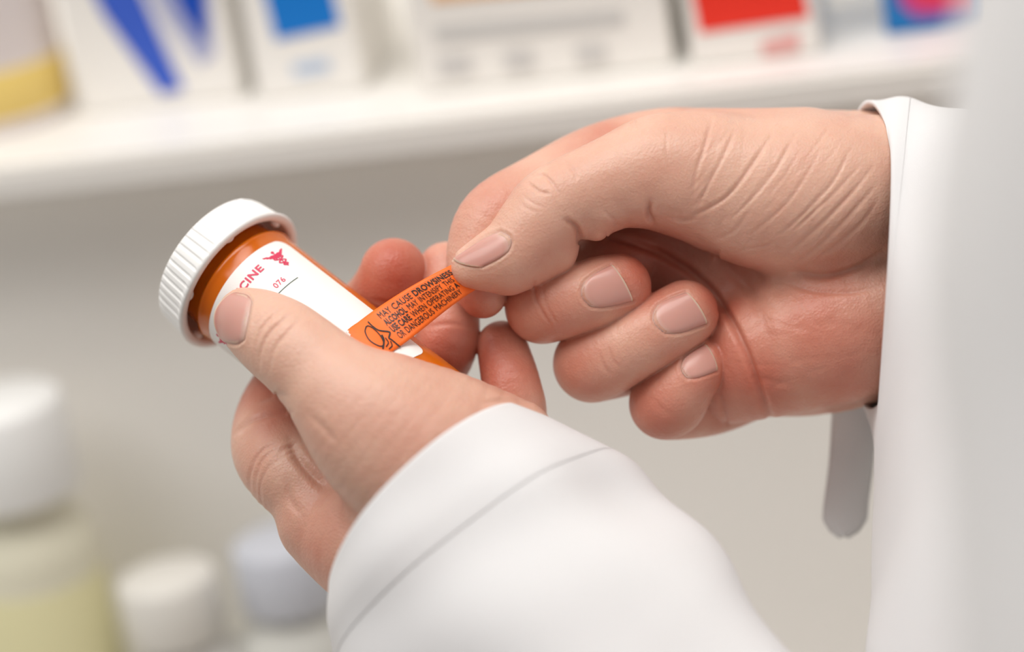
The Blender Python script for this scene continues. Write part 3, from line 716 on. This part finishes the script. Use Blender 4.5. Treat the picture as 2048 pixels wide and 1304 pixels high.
def sleeve(name, rings, n=8, m=120, fold=0.0, seed=1, parent=None, skip_first=0, grow=0.0, last=None, thick=.0011):
    """rings: (p1, D1, p2, D2, (bx, by, bD)); ring runs through p1 and p2 and bulges by b towards the viewer"""
    rows = []
    for p1, D1, p2, D2, b in rings:
        a1, a2 = C3(*p1, D1), C3(*p2, D2); rows.append(np.concatenate([(a1+a2)/2, (a1-a2)/2, [b[0], -b[1], -b[2]]]))
    G = catmull(rows, n)[skip_first:last]; rng = np.random.RandomState(seed); ph0 = rng.rand(6)*6.28
    v, uvs = [], []
    for i, R in enumerate(G):
        for j in range(m):
            ph = 2*math.pi*j/m; x = i/max(1, n); p = ring_pt(R, ph); c = R[:3]; d = (p-c)/np.linalg.norm(p-c)
            ii = i+skip_first; x = ii/n; amp = fold*min(1, .15+ii/(1.5*n)); gr = grow*min(1, (len(G)-1-i)/8)
            w_ = math.sin(3*ph+1.1*x+ph0[0])+.7*math.sin(5*ph-1.7*x+ph0[1])+.5*math.sin(2.3*x*2+2*ph+ph0[2])+.4*math.sin(8*ph+.9*x+ph0[3])
            v.append(to_world(p+d*(gr+amp*w_))); uvs.append((j/m*260*.9, i/n*20))
    f = [(i*m+j, i*m+(j+1) % m, (i+1)*m+(j+1) % m, (i+1)*m+j) for i in range(len(G)-1) for j in range(m)]
    o = mesh(name, v, f, M_cloth); ul = o.data.uv_layers.new(name='weave')
    for poly in o.data.polygons:
        for li, vi in zip(poly.loop_indices, poly.vertices):
            u_ = uvs[vi]; uu = u_[0]
            if poly.index % m == m-1 and vi % m == 0: uu = 260*.9
            ul.data[li].uv = (uu, u_[1])
    bm = bmesh.new(); bm.from_mesh(o.data); bmesh.ops.recalc_face_normals(bm, faces=bm.faces[:]); bm.to_mesh(o.data); bm.free(); smooth(o.data)
    md = o.modifiers.new('thick', 'SOLIDIFY'); md.thickness = thick; md.offset = 0
    if parent: o.parent = parent
    return o
coat = sleeve('lab_coat', [((3700, -4300), -2300, (5000, -4300), -2300, (0, 0, -500)), ((2500, -3300), -2300, (6000, -3300), -2300, (0, 0, -1200)), ((2080, -2300), -2300, (6500, -2300), -2300, (0, 0, -1600)), ((1995, -900), -2300, (6600, -900), -2300, (0, 0, -1700)), ((2000, 300), -2300, (6900, 300), -2300, (0, 0, -1900)),
                           ((2060, 1400), -2400, (7000, 1400), -2400, (0, 0, -2000)), ((2300, 3600), -2400, (7200, 3600), -2400, (0, 0, -2100))], fold=30, seed=3, parent=person)
coat['label'] = 'white lab coat'
LS = [((1045, 822), -60, (690, 1215), -60, (-78, -66, -300)), ((1200, 892), -95, (672, 1330), -95, (-66, -60, -310)), ((1312, 985), -140, (716, 1490), -140, (-50, -50, -330)),
      ((1452, 1112), -230, (850, 1720), -230, (-30, -40, -350)), ((1590, 1310), -330, (1020, 1960), -330, (0, 0, -380)), ((2000, 1720), -650, (1500, 2500), -650, (50, 0, -440)),
      ((2600, 1700), -1500, (2300, 2800), -1500, (0, 0, -560)), ((3600, 1200), -2400, (3600, 2800), -2400, (0, 0, -700))]
RSV = [((1735, 206), 170, (1742, 815), 170, (28, 12, -262)), ((1800, 212), 150, (1752, 900), 130, (-40, 15, -285)), ((1890, 224), 90, (1750, 1020), 60, (-44, 20, -310)),
       ((2010, 238), 0, (1748, 1180), -80, (-50, 20, -360)), ((2200, 330), -250, (1748, 1380), -300, (-60, 20, -420)), ((2500, 800), -800, (1900, 1700), -800, (40, 80, -500)),
       ((2900, 900), -1500, (2350, 1500), -1500, (0, 200, -420)), ((3300, 0), -2000, (2500, 200), -2000, (0, 0, -500)), ((3500, -700), -2200, (2700, -900), -2200, (0, 0, -550))]
ls = sleeve('sleeve', LS, n=24, skip_first=27, fold=10, seed=5, parent=coat); ls['label'] = 'wide sleeve over the bottle holding arm'
rs = sleeve('sleeve', RSV, n=24, skip_first=29, fold=7, seed=9, parent=coat); rs['label'] = 'sleeve of the peeling arm'
lc = sleeve('cuff', LS, n=24, fold=10, seed=5, parent=coat, last=29, grow=2.2); lc['label'] = 'stitched cuff hem at the bottle holding wrist'
rc_ = sleeve('cuff', RSV, n=24, fold=7, seed=9, parent=coat, last=31, grow=1.5); rc_['label'] = 'cuff hem at the peeling wrist'
# hanging cloth tab behind the right cuff
cl = catmull([C3(1712, 740, 300), C3(1708, 840, 330), C3(1702, 930, 345), C3(1692, 1010, 350), C3(1688, 1072, 352)], 10)
wd2 = np.interp(np.linspace(0, 1, len(cl)), [0, .5, .86, .95, 1], [46, 46, 46, 30, 5]); v = []
for p, w_ in zip(cl, wd2):
    for s_ in np.linspace(-1, 1, 9): v.append(to_world(p+np.array((s_*w_, 0, -8*(s_*s_)))))
f = [(i*9+j, i*9+j+1, (i+1)*9+j+1, (i+1)*9+j) for i in range(len(cl)-1) for j in range(8)]
tb = mesh('hanging_strap', v, f, M_cloth); md = tb.modifiers.new('t', 'SOLIDIFY'); md.thickness = .002; md.offset = 0; tb.parent = coat
tb.data.uv_layers.new(name='weave'); tb['label'] = 'narrow white strap with a pointed end'
